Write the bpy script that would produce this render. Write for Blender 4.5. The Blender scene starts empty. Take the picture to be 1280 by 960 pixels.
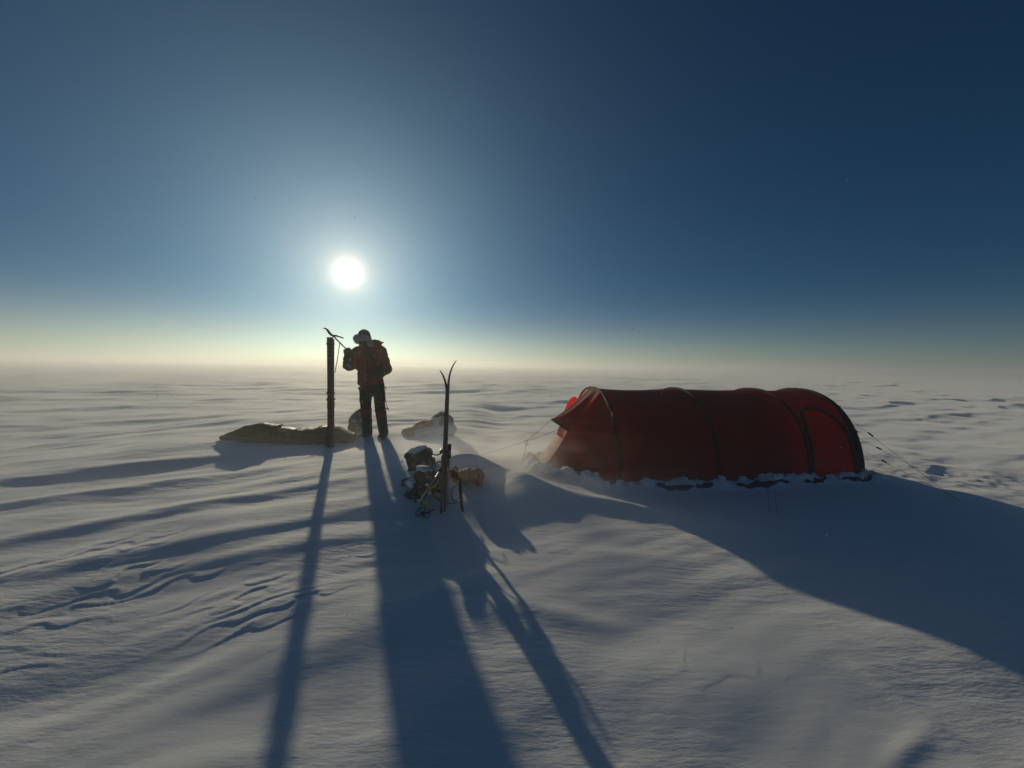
import bpy, bmesh, math, random
import numpy as np
from mathutils import Vector, Matrix

random.seed(7)
scn = bpy.context.scene
R = math.radians

# ------------------------------------------------------------------ camera
CAM_H = 1.45
PITCH, ROLL, FPX = R(2.74), R(0.9), 481.0        # focal length in pixels of a 1280 wide picture
fwd = Vector((0, math.cos(PITCH), -math.sin(PITCH)))
up0 = Vector((0, math.sin(PITCH), math.cos(PITCH)))
rt0 = Vector((1, 0, 0))
c_rt = rt0 * math.cos(ROLL) + up0 * math.sin(ROLL)
c_up = up0 * math.cos(ROLL) - rt0 * math.sin(ROLL)
cam_data = bpy.data.cameras.new("camera")
cam_data.sensor_width = 36.0
cam_data.lens = FPX / 1280 * 36.0
cam_data.clip_start = 0.05
cam_data.clip_end = 20000
cam = bpy.data.objects.new("camera", cam_data)
scn.collection.objects.link(cam)
m = Matrix((c_rt, c_up, -fwd)).transposed().to_4x4()
m.translation = (0, 0, CAM_H)
cam.matrix_world = m
scn.camera = cam


def ray(px, py):
    return (fwd * FPX + c_rt * (px - 640) + c_up * (480 - py)).normalized()


def at_z(px, py, z=0.0):
    d = ray(px, py)
    k = (z - CAM_H) / d.z
    return Vector((0, 0, CAM_H)) + d * k


def at_y(px, py, y):
    d = ray(px, py)
    return Vector((0, 0, CAM_H)) + d * (y / d.y)


# ------------------------------------------------------------------ sky and sun
sun_dir = ray(435, 341)
SUN_EL = math.asin(sun_dir.z)
SUN_AZ = math.atan2(sun_dir.x, sun_dir.y)        # clockwise from +Y
world = bpy.data.worlds.new("World")
scn.world = world
world.use_nodes = True
nt = world.node_tree
nt.nodes.clear()
N = nt.nodes.new
out = N("ShaderNodeOutputWorld")
bg = N("ShaderNodeBackground")
sky = N("ShaderNodeTexSky")
sky.sky_type = 'NISHITA'
sky.sun_disc = False
sky.sun_elevation = SUN_EL
sky.sun_rotation = SUN_AZ
sky.altitude = 2500
sky.air_density = 1.0
sky.dust_density = 1.5
sky.ozone_density = 3.0
bg.inputs['Strength'].default_value = 0.05
wb = N("ShaderNodeMixRGB"); wb.blend_type = 'MULTIPLY'; wb.inputs[0].default_value = 1.0
wb.inputs[2].default_value = (0.31, 1.05, 1.32, 1)          # the camera's cool white balance
nt.links.new(sky.outputs['Color'], wb.inputs[1])
nt.links.new(wb.outputs[0], bg.inputs['Color'])
# the sun itself: a small disc with the bright ring that ice crystals in the air put round it
geo = N("ShaderNodeNewGeometry")
dot = N("ShaderNodeVectorMath"); dot.operation = 'DOT_PRODUCT'
dot.inputs[1].default_value = sun_dir
tc = N("ShaderNodeTexCoord")
nt.links.new(tc.outputs['Generated'], dot.inputs[0])
acos = N("ShaderNodeMath"); acos.operation = 'ARCCOSINE'
nt.links.new(dot.outputs['Value'], acos.inputs[0])


def mth(op, a, b=None):
    n = N("ShaderNodeMath"); n.operation = op
    for i, v in enumerate((a, b)):
        if v is None: continue
        if isinstance(v, (int, float)): n.inputs[i].default_value = v
        else: nt.links.new(v, n.inputs[i])
    return n.outputs[0]


ang = acos.outputs[0]
disc = mth('MULTIPLY', mth('EXPONENT', mth('MULTIPLY', ang, -1 / R(0.72))), 10.5)
halo = mth('MULTIPLY', mth('EXPONENT', mth('MULTIPLY', ang, -1 / R(4.5))), 1.8)
aure = mth('MULTIPLY', mth('EXPONENT', mth('MULTIPLY', mth('POWER', mth('MULTIPLY', ang, 1 / R(16.5)), 1.35), -1.0)), 0.80)
glow = mth('ADD', disc, halo)
bg2 = N("ShaderNodeBackground"); bg2.inputs['Color'].default_value = (1.0, 0.80, 0.50, 1)
nt.links.new(glow, bg2.inputs['Strength'])
bg3 = N("ShaderNodeBackground"); bg3.inputs['Color'].default_value = (0.56, 0.88, 1.05, 1)
nt.links.new(aure, bg3.inputs['Strength'])
ad1 = N("ShaderNodeAddShader"); ad2 = N("ShaderNodeAddShader")
nt.links.new(bg.outputs[0], ad1.inputs[0]); nt.links.new(bg2.outputs[0], ad1.inputs[1])
nt.links.new(ad1.outputs[0], ad2.inputs[0]); nt.links.new(bg3.outputs[0], ad2.inputs[1])
# ice haze lying over the plain: a warm band along the horizon, brighter towards the sun
sepw = N("ShaderNodeSeparateXYZ"); nt.links.new(tc.outputs['Generated'], sepw.inputs[0])
lowb = mth('EXPONENT', mth('MULTIPLY', mth('POWER', mth('MULTIPLY', mth('ABSOLUTE', sepw.outputs['Z']), 1 / R(4.3)), 1.7), -1.0))
tow = mth('ADD', mth('MULTIPLY', mth('EXPONENT', mth('MULTIPLY', ang, -1 / R(24.0))), 2.7), 0.12)
bg4 = N("ShaderNodeBackground"); bg4.inputs['Color'].default_value = (1.0, 0.77, 0.40, 1)
nt.links.new(mth('MULTIPLY', lowb, tow), bg4.inputs['Strength'])
ad3 = N("ShaderNodeAddShader")
nt.links.new(ad2.outputs[0], ad3.inputs[0]); nt.links.new(bg4.outputs[0], ad3.inputs[1])
nt.links.new(ad3.outputs[0], out.inputs['Surface'])

sl = bpy.data.lights.new("sun", 'SUN')
sl.energy = 4.9
sl.angle = R(0.8)
sl.color = (1.0, 0.87, 0.60)
so = bpy.data.objects.new("sun", sl)
scn.collection.objects.link(so)
so.rotation_euler = sun_dir.to_track_quat('Z', 'Y').to_euler()
so.location = (0, 0, 30)

scn.view_settings.view_transform = 'Standard'
scn.view_settings.look = 'None'
scn.view_settings.exposure = -1.35
scn.view_settings.gamma = 1.0
scn.render.engine = 'CYCLES'
scn.cycles.volume_bounces = 1
scn.cycles.max_bounces = 8
scn.cycles.transparent_max_bounces = 12
scn.cycles.volume_step_rate = 1.0
scn.cycles.volume_max_steps = 128
scn.cycles.use_denoising = True

# ------------------------------------------------------------------ materials
def material(name, build):
    mt = bpy.data.materials.new(name)
    mt.use_nodes = True
    t = mt.node_tree
    t.nodes.clear()
    o = t.nodes.new("ShaderNodeOutputMaterial")
    build(t, o)
    return mt


def noise_node(t, scale, detail=4, rough=0.55, vec=None, stretch=None):
    n = t.nodes.new("ShaderNodeTexNoise")
    n.inputs['Scale'].default_value = scale
    n.inputs['Detail'].default_value = detail
    n.inputs['Roughness'].default_value = rough
    c = t.nodes.new("ShaderNodeTexCoord")
    src = c.outputs['Object']
    if stretch:
        mp = t.nodes.new("ShaderNodeMapping")
        mp.inputs['Rotation'].default_value = (0, 0, stretch[1])
        mp.inputs['Scale'].default_value = stretch[0]
        t.links.new(src, mp.inputs['Vector'])
        src = mp.outputs[0]
    t.links.new(src, n.inputs['Vector'])
    return n


def ramp_node(t, src, p0, c0, p1, c1):
    r = t.nodes.new("ShaderNodeValToRGB")
    r.color_ramp.elements[0].position = p0; r.color_ramp.elements[0].color = (*c0, 1)
    r.color_ramp.elements[1].position = p1; r.color_ramp.elements[1].color = (*c1, 1)
    t.links.new(src, r.inputs[0])
    return r


def cloth(name, c0, c1, rough=0.75, scale=18, bump=0.25, trans=0.0, tcol=None, spec=0.3, weave=600, frost=0.0):
    def build(t, o):
        n = noise_node(t, scale, 5)
        r = ramp_node(t, n.outputs['Fac'], 0.35, c0, 0.68, c1)
        col = r.outputs[0]
        if frost:
            nf = noise_node(t, 9, 8, 0.7)
            rf = ramp_node(t, nf.outputs['Fac'], 0.62 - frost * 0.25, (0, 0, 0), 0.78 - frost * 0.2, (1, 1, 1))
            mx = t.nodes.new("ShaderNodeMixRGB")
            t.links.new(rf.outputs[0], mx.inputs[0]); t.links.new(col, mx.inputs[1])
            mx.inputs[2].default_value = (0.75, 0.76, 0.78, 1)
            col = mx.outputs[0]
        p = t.nodes.new("ShaderNodeBsdfPrincipled")
        t.links.new(col, p.inputs['Base Color'])
        p.inputs['Roughness'].default_value = rough
        p.inputs['Specular IOR Level'].default_value = spec
        n2 = noise_node(t, weave, 2)
        n3 = noise_node(t, scale * 1.7, 3)
        a = t.nodes.new("ShaderNodeMath"); a.operation = 'MULTIPLY_ADD'
        t.links.new(n2.outputs['Fac'], a.inputs[0]); a.inputs[1].default_value = 0.15
        t.links.new(n3.outputs['Fac'], a.inputs[2])
        b = t.nodes.new("ShaderNodeBump"); b.inputs['Strength'].default_value = bump
        b.inputs['Distance'].default_value = 0.02
        t.links.new(a.outputs[0], b.inputs['Height'])
        t.links.new(b.outputs[0], p.inputs['Normal'])
        if trans > 0:
            tr = t.nodes.new("ShaderNodeBsdfTranslucent")
            tr.inputs['Color'].default_value = (*tcol, 1)
            mx = t.nodes.new("ShaderNodeMixShader"); mx.inputs[0].default_value = trans
            t.links.new(p.outputs[0], mx.inputs[1]); t.links.new(tr.outputs[0], mx.inputs[2])
            t.links.new(mx.outputs[0], o.inputs['Surface'])
        else:
            t.links.new(p.outputs[0], o.inputs['Surface'])
    return material(name, build)


def hard(name, c, rough=0.45, metal=0.0, scale=30, var=0.25):
    def build(t, o):
        n = noise_node(t, scale, 4)
        r = ramp_node(t, n.outputs['Fac'], 0.3, tuple(v * (1 - var) for v in c), 0.7, tuple(min(1, v * (1 + var)) for v in c))
        p = t.nodes.new("ShaderNodeBsdfPrincipled")
        t.links.new(r.outputs[0], p.inputs['Base Color'])
        p.inputs['Roughness'].default_value = rough
        p.inputs['Metallic'].default_value = metal
        t.links.new(p.outputs[0], o.inputs['Surface'])
    return material(name, build)


WIND = R(27)                                     # wind blows along this heading (from +X towards +Y)


def snow_build(t, o, fine=1.0):
    p = t.nodes.new("ShaderNodeBsdfPrincipled")
    n0 = noise_node(t, 1.1, 5, 0.6, stretch=((0.5, 1.8, 1), -WIND))
    r = ramp_node(t, n0.outputs['Fac'], 0.3, (0.80, 0.82, 0.86), 0.7, (0.88, 0.88, 0.89))
    t.links.new(r.outputs[0], p.inputs['Base Color'])
    p.inputs['Roughness'].default_value = 0.80
    p.inputs['Specular IOR Level'].default_value = 0.5
    p.inputs['Sheen Weight'].default_value = 0.5
    p.inputs['Sheen Roughness'].default_value = 0.45
    n1 = noise_node(t, 7, 6, 0.62, stretch=((0.45, 1.7, 1), -WIND))
    n2 = noise_node(t, 220, 3, 0.7)
    n3 = noise_node(t, 38, 4, 0.6, stretch=((0.5, 1.4, 1), -WIND))
    a = t.nodes.new("ShaderNodeMath"); a.operation = 'MULTIPLY_ADD'
    t.links.new(n2.outputs['Fac'], a.inputs[0]); a.inputs[1].default_value = 0.06 * fine
    t.links.new(n1.outputs['Fac'], a.inputs[2])
    a2 = t.nodes.new("ShaderNodeMath"); a2.operation = 'MULTIPLY_ADD'
    t.links.new(n3.outputs['Fac'], a2.inputs[0]); a2.inputs[1].default_value = 0.16 * fine
    t.links.new(a.outputs[0], a2.inputs[2])
    b = t.nodes.new("ShaderNodeBump")
    nm = noise_node(t, 0.9, 3, 0.5)
    rm = t.nodes.new("ShaderNodeMapRange")
    rm.inputs[1].default_value = 0.38; rm.inputs[2].default_value = 0.66; rm.inputs[3].default_value = 0.08; rm.inputs[4].default_value = 0.5
    t.links.new(nm.outputs['Fac'], rm.inputs[0]); t.links.new(rm.outputs[0], b.inputs['Strength'])
    b.inputs['Distance'].default_value = 0.03
    t.links.new(a2.outputs[0], b.inputs['Height'])
    t.links.new(b.outputs[0], p.inputs['Normal'])
    t.links.new(p.outputs[0], o.inputs['Surface'])


M = {}
M['snow'] = material('snow', snow_build)
M['tent_red'] = cloth('tent_red', (0.22, 0.002, 0.014), (0.29, 0.004, 0.018), 0.52, 3, 0.14, 0.40, (0.72, 0.003, 0.016), 0.10)
M['tent_thin'] = cloth('tent_thin', (0.45, 0.02, 0.02), (0.5, 0.03, 0.03), 0.5, 3, 0.12, 0.6, (0.9, 0.03, 0.03), 0.05)
def gauze_build(t, o):
    n = noise_node(t, 60, 3)
    r = ramp_node(t, n.outputs['Fac'], 0.3, (0.9, 0.05, 0.06), 0.7, (0.95, 0.08, 0.09))
    tr = t.nodes.new("ShaderNodeBsdfTransparent"); t.links.new(r.outputs[0], tr.inputs['Color'])
    df = t.nodes.new("ShaderNodeBsdfTranslucent"); df.inputs['Color'].default_value = (0.8, 0.03, 0.03, 1)
    mx = t.nodes.new("ShaderNodeMixShader"); mx.inputs[0].default_value = 0.12
    t.links.new(tr.outputs[0], mx.inputs[1]); t.links.new(df.outputs[0], mx.inputs[2])
    t.links.new(mx.outputs[0], o.inputs['Surface'])
M['gauze'] = material('gauze', gauze_build)
M['inner'] = cloth('inner_fabric', (0.35, 0.22, 0.03), (0.42, 0.27, 0.05), 0.8, 4, 0.1, 0.35, (0.7, 0.38, 0.12))
M['olive'] = cloth('olive_webbing', (0.020, 0.019, 0.013), (0.045, 0.042, 0.026), 0.7, 30, 0.2)
M['black'] = cloth('black_webbing', (0.008, 0.008, 0.009), (0.02, 0.02, 0.02), 0.7, 40, 0.2)
M['navy'] = cloth('navy_flap', (0.012, 0.02, 0.07), (0.02, 0.035, 0.10), 0.8, 20, 0.3)
M['cord'] = hard('cord', (0.10, 0.09, 0.08), 0.8)
M['steel'] = hard('steel', (0.35, 0.36, 0.38), 0.35, 0.9)
M['jacket'] = cloth('jacket', (0.17, 0.034, 0.013), (0.30, 0.06, 0.020), 0.85, 10, 0.6, frost=0.1, spec=0.15)
M['pants'] = cloth('pants', (0.012, 0.014, 0.018), (0.03, 0.032, 0.036), 0.85, 14, 0.5, frost=0.1)
M['redpatch'] = cloth('red_patch', (0.22, 0.018, 0.015), (0.32, 0.03, 0.025), 0.8, 16, 0.4)
M['boot'] = cloth('boot', (0.010, 0.010, 0.011), (0.025, 0.024, 0.024), 0.7, 20, 0.4, frost=0.2)
M['fur'] = cloth('fur', (0.22, 0.22, 0.22), (0.42, 0.42, 0.42), 0.95, 40, 0.9, weave=300)
M['hat'] = cloth('hat', (0.012, 0.016, 0.05), (0.02, 0.03, 0.08), 0.85, 25, 0.3)
M['skin'] = cloth('skin', (0.36, 0.18, 0.12), (0.45, 0.24, 0.17), 0.55, 20, 0.1)
M['bag_dark'] = cloth('bag_dark', (0.008, 0.012, 0.011), (0.020, 0.026, 0.025), 0.6, 8, 0.18, frost=0.04, spec=0.25)
M['orange'] = cloth('orange_line', (0.35, 0.07, 0.012), (0.45, 0.10, 0.02), 0.7, 30, 0.2)
M['bag_grey'] = cloth('bag_grey', (0.06, 0.065, 0.06), (0.12, 0.12, 0.11), 0.8, 8, 0.4, frost=0.4)
M['bag_red'] = cloth('bag_red', (0.30, 0.016, 0.014), (0.42, 0.03, 0.025), 0.65, 12, 0.5, frost=0.12)
M['bag_brown'] = cloth('bag_brown', (0.10, 0.045, 0.03), (0.2, 0.09, 0.06), 0.75, 12, 0.5, frost=0.3)
M['olive_bag'] = cloth('olive_bag', (0.05, 0.042, 0.02), (0.11, 0.085, 0.045), 0.75, 14, 0.6, frost=0.42)
M['yellow'] = cloth('yellow_webbing', (0.42, 0.30, 0.01), (0.55, 0.40, 0.02), 0.6, 30, 0.2)
M['pink'] = cloth('pink_cloth', (0.7, 0.16, 0.11), (0.85, 0.25, 0.18), 0.6, 12, 0.3)
M['ski_red'] = hard('ski_red', (0.05, 0.014, 0.012), 0.6)
M['ski_dark'] = hard('ski_dark', (0.035, 0.036, 0.042), 0.35)
M['ski_base'] = hard('ski_base', (0.02, 0.02, 0.022), 0.3)
M['hull'] = hard('hull', (0.10, 0.11, 0.12), 0.5)
M['alu'] = hard('alu', (0.55, 0.56, 0.58), 0.35, 0.8)
M['goggle'] = hard('goggle', (0.02, 0.02, 0.025), 0.15)

# ------------------------------------------------------------------ mesh helpers
C = scn.collection


def link(name, me, mat=None, parent=None, smooth=True):
    if mat is not None:
        me.materials.clear(); me.materials.append(M[mat] if isinstance(mat, str) else mat)
    o = bpy.data.objects.new(name, me)
    C.objects.link(o)
    if smooth:
        me.polygons.foreach_set('use_smooth', [True] * len(me.polygons))
    if parent is not None:
        o.parent = parent
    return o


def pyd(name, v, f, mat=None, parent=None, smooth=True):
    me = bpy.data.meshes.new(name)
    me.from_pydata([tuple(p) for p in v], [], f)
    me.update()
    return link(name, me, mat, parent, smooth)


def bmobj(name, bm, mat=None, parent=None, smooth=True):
    me = bpy.data.meshes.new(name)
    bm.normal_update()
    bm.to_mesh(me); bm.free()
    return link(name, me, mat, parent, smooth)


def thing(name, label, cat, loc=(0, 0, 0), rz=0.0, group=None):
    o = bpy.data.objects.new(name, None)
    o.empty_display_size = 0.1
    C.objects.link(o)
    o.location = loc
    o.rotation_euler = (0, 0, rz)
    tag(o, label, cat, group)
    return o


def tag(o, label, cat, group=None):
    o['label'] = label; o['category'] = cat
    if group: o['group'] = group
    return o


def tube_geo(pts, rad, seg=8, closed=False, flat=1.0):
    """vertices and faces of a tube along points; rad a number or one per point"""
    pts = [Vector(p) for p in pts]
    n = len(pts)
    rs = rad if isinstance(rad, (list, tuple)) else [rad] * n
    vs, fs = [], []
    prev = None
    for i, p in enumerate(pts):
        a = pts[(i - 1) % n] if (closed or i > 0) else p
        b = pts[(i + 1) % n] if (closed or i < n - 1) else p
        d = (b - a).normalized()
        if prev is None:
            ref = Vector((0, 0, 1)) if abs(d.z) < 0.9 else Vector((1, 0, 0))
            s = d.cross(ref).normalized()
        else:
            s = (prev - d * prev.dot(d)).normalized()
        prev = s
        u = s.cross(d)
        for k in range(seg):
            th = 2 * math.pi * k / seg
            vs.append(p + (s * math.cos(th) + u * math.sin(th) * flat) * rs[i])
    rng = n if closed else n - 1
    for i in range(rng):
        j = (i + 1) % n
        for k in range(seg):
            l = (k + 1) % seg
            fs.append((i * seg + k, i * seg + l, j * seg + l, j * seg + k))
    if not closed:
        fs.append(tuple(range(seg))[::-1])
        fs.append(tuple((n - 1) * seg + k for k in range(seg)))
    return vs, fs


def tube(name, pts, rad, mat, parent=None, seg=8, closed=False, flat=1.0):
    v, f = tube_geo(pts, rad, seg, closed, flat)
    return pyd(name, v, f, mat, parent)


def bez(pts, n=10):
    """Catmull-Rom through points"""
    pts = [Vector(p) for p in pts]
    q = [pts[0] * 2 - pts[1]] + pts + [pts[-1] * 2 - pts[-2]]
    res = []
    for i in range(1, len(q) - 2):
        for k in range(n):
            t = k / n
            p0, p1, p2, p3 = q[i - 1], q[i], q[i + 1], q[i + 2]
            res.append(0.5 * ((2 * p1) + (p2 - p0) * t + (2 * p0 - 5 * p1 + 4 * p2 - p3) * t * t + (3 * p1 - p0 - 3 * p2 + p3) * t ** 3))
    res.append(pts[-1])
    return res


def ribbon(name, pts, width_dir, w, mat, parent=None, th=0.004):
    """flat strap along points; width_dir a vector"""
    pts = [Vector(p) for p in pts]
    wd = Vector(width_dir).normalized()
    vs, fs = [], []
    for i, p in enumerate(pts):
        a = pts[max(0, i - 1)]; b = pts[min(len(pts) - 1, i + 1)]
        d = (b - a).normalized()
        nrm = d.cross(wd)
        nrm = nrm.normalized() if nrm.length > 1e-4 else Vector((0, 0, 1))
        for s, t in ((-1, -1), (1, -1), (1, 1), (-1, 1)):
            vs.append(p + wd * s * w / 2 + nrm * t * th / 2)
    for i in range(len(pts) - 1):
        for k in range(4):
            l = (k + 1) % 4
            fs.append((i * 4 + k, i * 4 + l, (i + 1) * 4 + l, (i + 1) * 4 + k))
    fs.append((3, 2, 1, 0))
    e = (len(pts) - 1) * 4
    fs.append((e, e + 1, e + 2, e + 3))
    return pyd(name, vs, fs, mat, parent, smooth=False)


def blob(name, prims, voxel, mat, parent=None, smooth=6, disp=0.0, dscale=0.15, flat_bottom=None, disp2=0.0, d2scale=0.05):
    """one continuous surface grown round tapered limbs ('cap', p0, p1, r0, r1) and ellipsoids ('ell', c, radii, euler)"""
    bm = bmesh.new()
    for pr in prims:
        if pr[0] == 'cap':
            _, a, b, ra, rb = pr
            a, b = Vector(a), Vector(b)
            n = max(2, int((b - a).length / (min(ra, rb) * 0.4)) + 1)
            for i in range(n):
                t = i / (n - 1)
                bmesh.ops.create_icosphere(bm, subdivisions=2, radius=ra + (rb - ra) * t, matrix=Matrix.Translation(a.lerp(b, t)))
        elif pr[0] == 'ell':
            _, c, rr = pr[:3]
            e = pr[3] if len(pr) > 3 else (0, 0, 0)
            from mathutils import Euler
            mt = Matrix.Translation(c) @ Euler(e).to_matrix().to_4x4() @ Matrix.Diagonal((*rr, 1))
            bmesh.ops.create_icosphere(bm, subdivisions=3, radius=1.0, matrix=mt)
        elif pr[0] == 'box':
            _, c, rr = pr[:3]
            e = pr[3] if len(pr) > 3 else (0, 0, 0)
            from mathutils import Euler
            mt = Matrix.Translation(c) @ Euler(e).to_matrix().to_4x4() @ Matrix.Diagonal((*(2 * x for x in rr), 1))
            bmesh.ops.create_cube(bm, size=1.0, matrix=mt)
    me = bpy.data.meshes.new(name + "_base")
    bm.to_mesh(me); bm.free()
    tmp = bpy.data.objects.new("tmp", me)
    C.objects.link(tmp)
    md = tmp.modifiers.new("r", 'REMESH'); md.mode = 'VOXEL'; md.voxel_size = voxel
    if smooth:
        md = tmp.modifiers.new("s", 'SMOOTH'); md.iterations = smooth; md.factor = 0.5
    for k, (ds, sc) in enumerate(((disp, dscale), (disp2, d2scale))):
        if ds:
            tx = bpy.data.textures.new("folds", 'CLOUDS'); tx.noise_scale = sc; tx.noise_depth = 3
            md = tmp.modifiers.new("d", 'DISPLACE'); md.texture = tx; md.strength = ds; md.mid_level = 0.5
            md.texture_coords = 'LOCAL'
    dg = bpy.context.evaluated_depsgraph_get()
    dg.update()
    me2 = bpy.data.meshes.new_from_object(tmp.evaluated_get(dg))
    bpy.data.objects.remove(tmp)
    bpy.data.meshes.remove(me)
    me2.name = name
    return link(name, me2, mat, parent)


# ------------------------------------------------------------------ numpy noise
_rs = np.random.RandomState(11)
_PERM = np.concatenate([_rs.permutation(512)] * 3)
_GA = _rs.rand(512) * 2 * np.pi
_GX, _GY = np.cos(_GA), np.sin(_GA)


def gn(x, y, seed=0):
    """2-D gradient noise, about -0.7..0.7"""
    x = np.asarray(x, float); y = np.asarray(y, float)
    xi = np.floor(x).astype(np.int64); yi = np.floor(y).astype(np.int64)
    fx, fy = x - xi, y - yi
    u = fx * fx * fx * (fx * (fx * 6 - 15) + 10); v = fy * fy * fy * (fy * (fy * 6 - 15) + 10)

    def g(ix, iy, dx, dy):
        h = _PERM[(_PERM[(ix + seed * 37) & 511] + iy) & 511]
        return _GX[h] * dx + _GY[h] * dy
    a = g(xi, yi, fx, fy); b = g(xi + 1, yi, fx - 1, fy)
    c = g(xi, yi + 1, fx, fy - 1); d = g(xi + 1, yi + 1, fx - 1, fy - 1)
    return (a + (b - a) * u) * (1 - v) + (c + (d - c) * u) * v


def fbm(x, y, o=4, seed=0, gain=0.5):
    s, a = 0.0, 1.0
    for i in range(o):
        s = s + a * gn(x * 2 ** i, y * 2 ** i, seed + i * 5)
        a *= gain
    return s


def sst(a, b, x):
    t = np.clip((x - a) / (b - a), 0, 1)
    return t * t * (3 - 2 * t)


cw, sw = math.cos(WIND), math.sin(WIND)

# tent frame: near foot of the front pole arch, axis direction, centre line
T_NEAR = np.array([1.31, 4.56]); T_ANG = R(7.0)
T_AX = np.array([math.cos(T_ANG), math.sin(T_ANG)]); T_PERP = np.array([-math.sin(T_ANG), math.cos(T_ANG)])
T_HW, T_H = 1.05, 1.17
T_C0 = T_NEAR + T_PERP * T_HW


def bump(x, y, cx, cy, h, su, sv, ang, p=2.0):
    c, s = math.cos(ang), math.sin(ang)
    dx, dy = x - cx, y - cy
    u = (dx * c + dy * s) / su; v = (-dx * s + dy * c) / sv
    return h * np.exp(-(np.abs(u) ** p + np.abs(v) ** p))


def H(x, y):
    """height of the snow"""
    x = np.asarray(x, float); y = np.asarray(y, float)
    r = np.hypot(x, y)
    u = x * cw + y * sw; v = -x * sw + y * cw
    wu = u + 0.5 * fbm(x / 2.2, y / 2.2, 2, 40); wv = v + 0.30 * fbm(x / 1.8 + 7, y / 1.8, 2, 50)
    # the camp area: keep the near ground gentle
    camp = np.exp(-((x - 1.4) / 3.2) ** 2 - ((y - 5.2) / 1.7) ** 2)
    calm = 1 - 0.72 * camp
    h = 0.16 * gn(x / 11 + 3, y / 9, 1) * sst(5, 30, r) + 0.25 * gn(x / 160, y / 120, 2) * sst(60, 400, r)
    # long wind-shaped drifts
    n = gn(wu / 2.8, wv / 0.85, 3)
    amp = 0.65 + 0.9 * gn(x / 5 + 2, y / 4, 9)
    h = h + calm * amp * (0.030 * (n + 0.45 * np.abs(n)) + 0.024 * gn(wu / 1.2, wv / 0.40, 5)) + (0.35 + 0.65 * calm) * (0.09 * gn(wu / 3.6 + 5, wv / 1.8, 4) + 0.028 * gn(x / 0.95 + 3 + 0.35 * gn(x / 0.7, y / 0.7, 19), y / 0.62, 18))
    mid = sst(5, 10, r)
    h = h + mid * (0.050 * gn(wu / 5.5 + 9, wv / 0.95, 16) + 0.034 * gn(wu / 3.4, wv / 0.45, 17) * (1 - sst(25, 50, r)))
    # larger ones far away, where only they can be told apart
    far = sst(10, 26, r)
    nf = gn(wu / 9, wv / 2.6, 6)
    h = h + far * (0.15 * np.maximum(0, 0.5 - np.abs(nf) * 2.2) + 0.09 * gn(u / 14, v / 5, 8))
    fade = 1 - sst(14, 40, r)
    h = h + fade * 0.006 * gn(wu / 0.5, wv / 0.15, 13)
    # broken crust: one-sided ledges, slow fall and sharp edge, in patches
    patch = np.clip(sst(0.10, 0.34, gn(x / 1.9 + 1.3, y / 1.2 + 4.1, 20)) * 0.45 * (1 - 0.8 * sst(-0.5, 0.5, x)) + 1.2 * bump(x, y, -2.3, 2.45, 1, 1.5, 0.42, 0.1) + 0.22 * bump(x, y, 0.9, 1.9, 1, 0.5, 0.2, 0.1), 0, 1.2) * fade
    q = wv / 0.15 + 1.3 * gn(wu / 1.1, wv / 0.4, 21) + 1.15 * gn(wu / 0.22, wv / 0.12, 22)
    fr = q - np.floor(q)
    saw = sst(0.0, 0.16, fr) * (1 - fr)
    h = h + patch * (1 - 0.5 * camp) * 0.014 * saw * np.clip(0.3 + 1.6 * gn(wu / 0.8 + 3, wv / 0.3, 23), 0, 1)
    # rise the camp's far side stands on
    h = h + 0.17 * sst(1.3, 5.0, y) * (1 - sst(-1.3, -0.1, x)) * (1 - sst(9, 18, r)) * sst(-9, -5, x)
    h = h + bump(x, y, -3.0, 3.4, 0.022, 1.6, 0.12, R(36)) + bump(x, y, -2.6, 2.72, 0.020, 1.5, 0.11, R(30)) + bump(x, y, -4.8, 4.5, 0.03, 1.8, 0.15, R(36)) + bump(x, y, -1.5, 2.9, 0.02, 0.9, 0.15, R(25)) + bump(x, y, -3.9, 4.0, 0.02, 1.5, 0.12, R(33))
    # small crests and plates of crust in front of the tent
    h = h + bump(x, y, 0.30, 2.16, 0.015, 0.36, 0.09, R(-12)) + bump(x, y, 0.86, 1.82, 0.004, 0.34, 0.09, R(9), 3)
    h = h + bump(x, y, 1.75, 1.62, 0.011, 0.045, 0.22, R(12), 2) + bump(x, y, 1.55, 1.42, 0.009, 0.20, 0.04, R(25), 2) + bump(x, y, 1.9, 2.7, 0.013, 0.5, 0.10, R(15), 2)
    h = h + bump(x, y, -0.25, 2.5, 0.012, 0.3, 0.10, R(40)) + bump(x, y, 0.9, 2.9, 0.014, 0.45, 0.12, R(-5))
    # drifts banked up round the gear and in front of the tent
    h = h + bump(x, y, 0.16, 4.42, 0.13, 0.45, 0.26, R(-48), 1.6) + bump(x, y, 0.0, 4.0, 0.12, 0.55, 0.50, 0, 2)
    h = h + bump(x, y, -0.42, 4.80, 0.20, 0.42, 0.20, R(160), 2) + bump(x, y, -0.8, 4.60, 0.10, 0.5, 0.4, R(130), 2)
    h = h + bump(x, y, 1.25, 3.85, 0.085, 0.85, 0.16, R(-25), 1.6)
    # snow shovelled onto the tent's skirt: a low bank round its foot
    q = (x - T_C0[0]) * T_AX[0] + (y - T_C0[1]) * T_AX[1]
    w = (x - T_C0[0]) * T_PERP[0] + (y - T_C0[1]) * T_PERP[1]
    hwq = T_HW * (1 - 0.75 * sst(0.0, -0.85, q))
    dq = np.maximum(np.abs(w) - hwq, np.maximum(-0.82 - q, q - 3.42))
    rough = 0.6 + 0.9 * gn(x / 0.14, y / 0.14, 31) + 0.5 * gn(x / 0.05, y / 0.05, 32)
    h = h + (0.04 + 0.085 * np.clip(rough, 0, 2)) * np.exp(-((dq - 0.05) / 0.12) ** 2)
    h = h - 0.10 * sst(-0.02, -0.25, dq)
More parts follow.
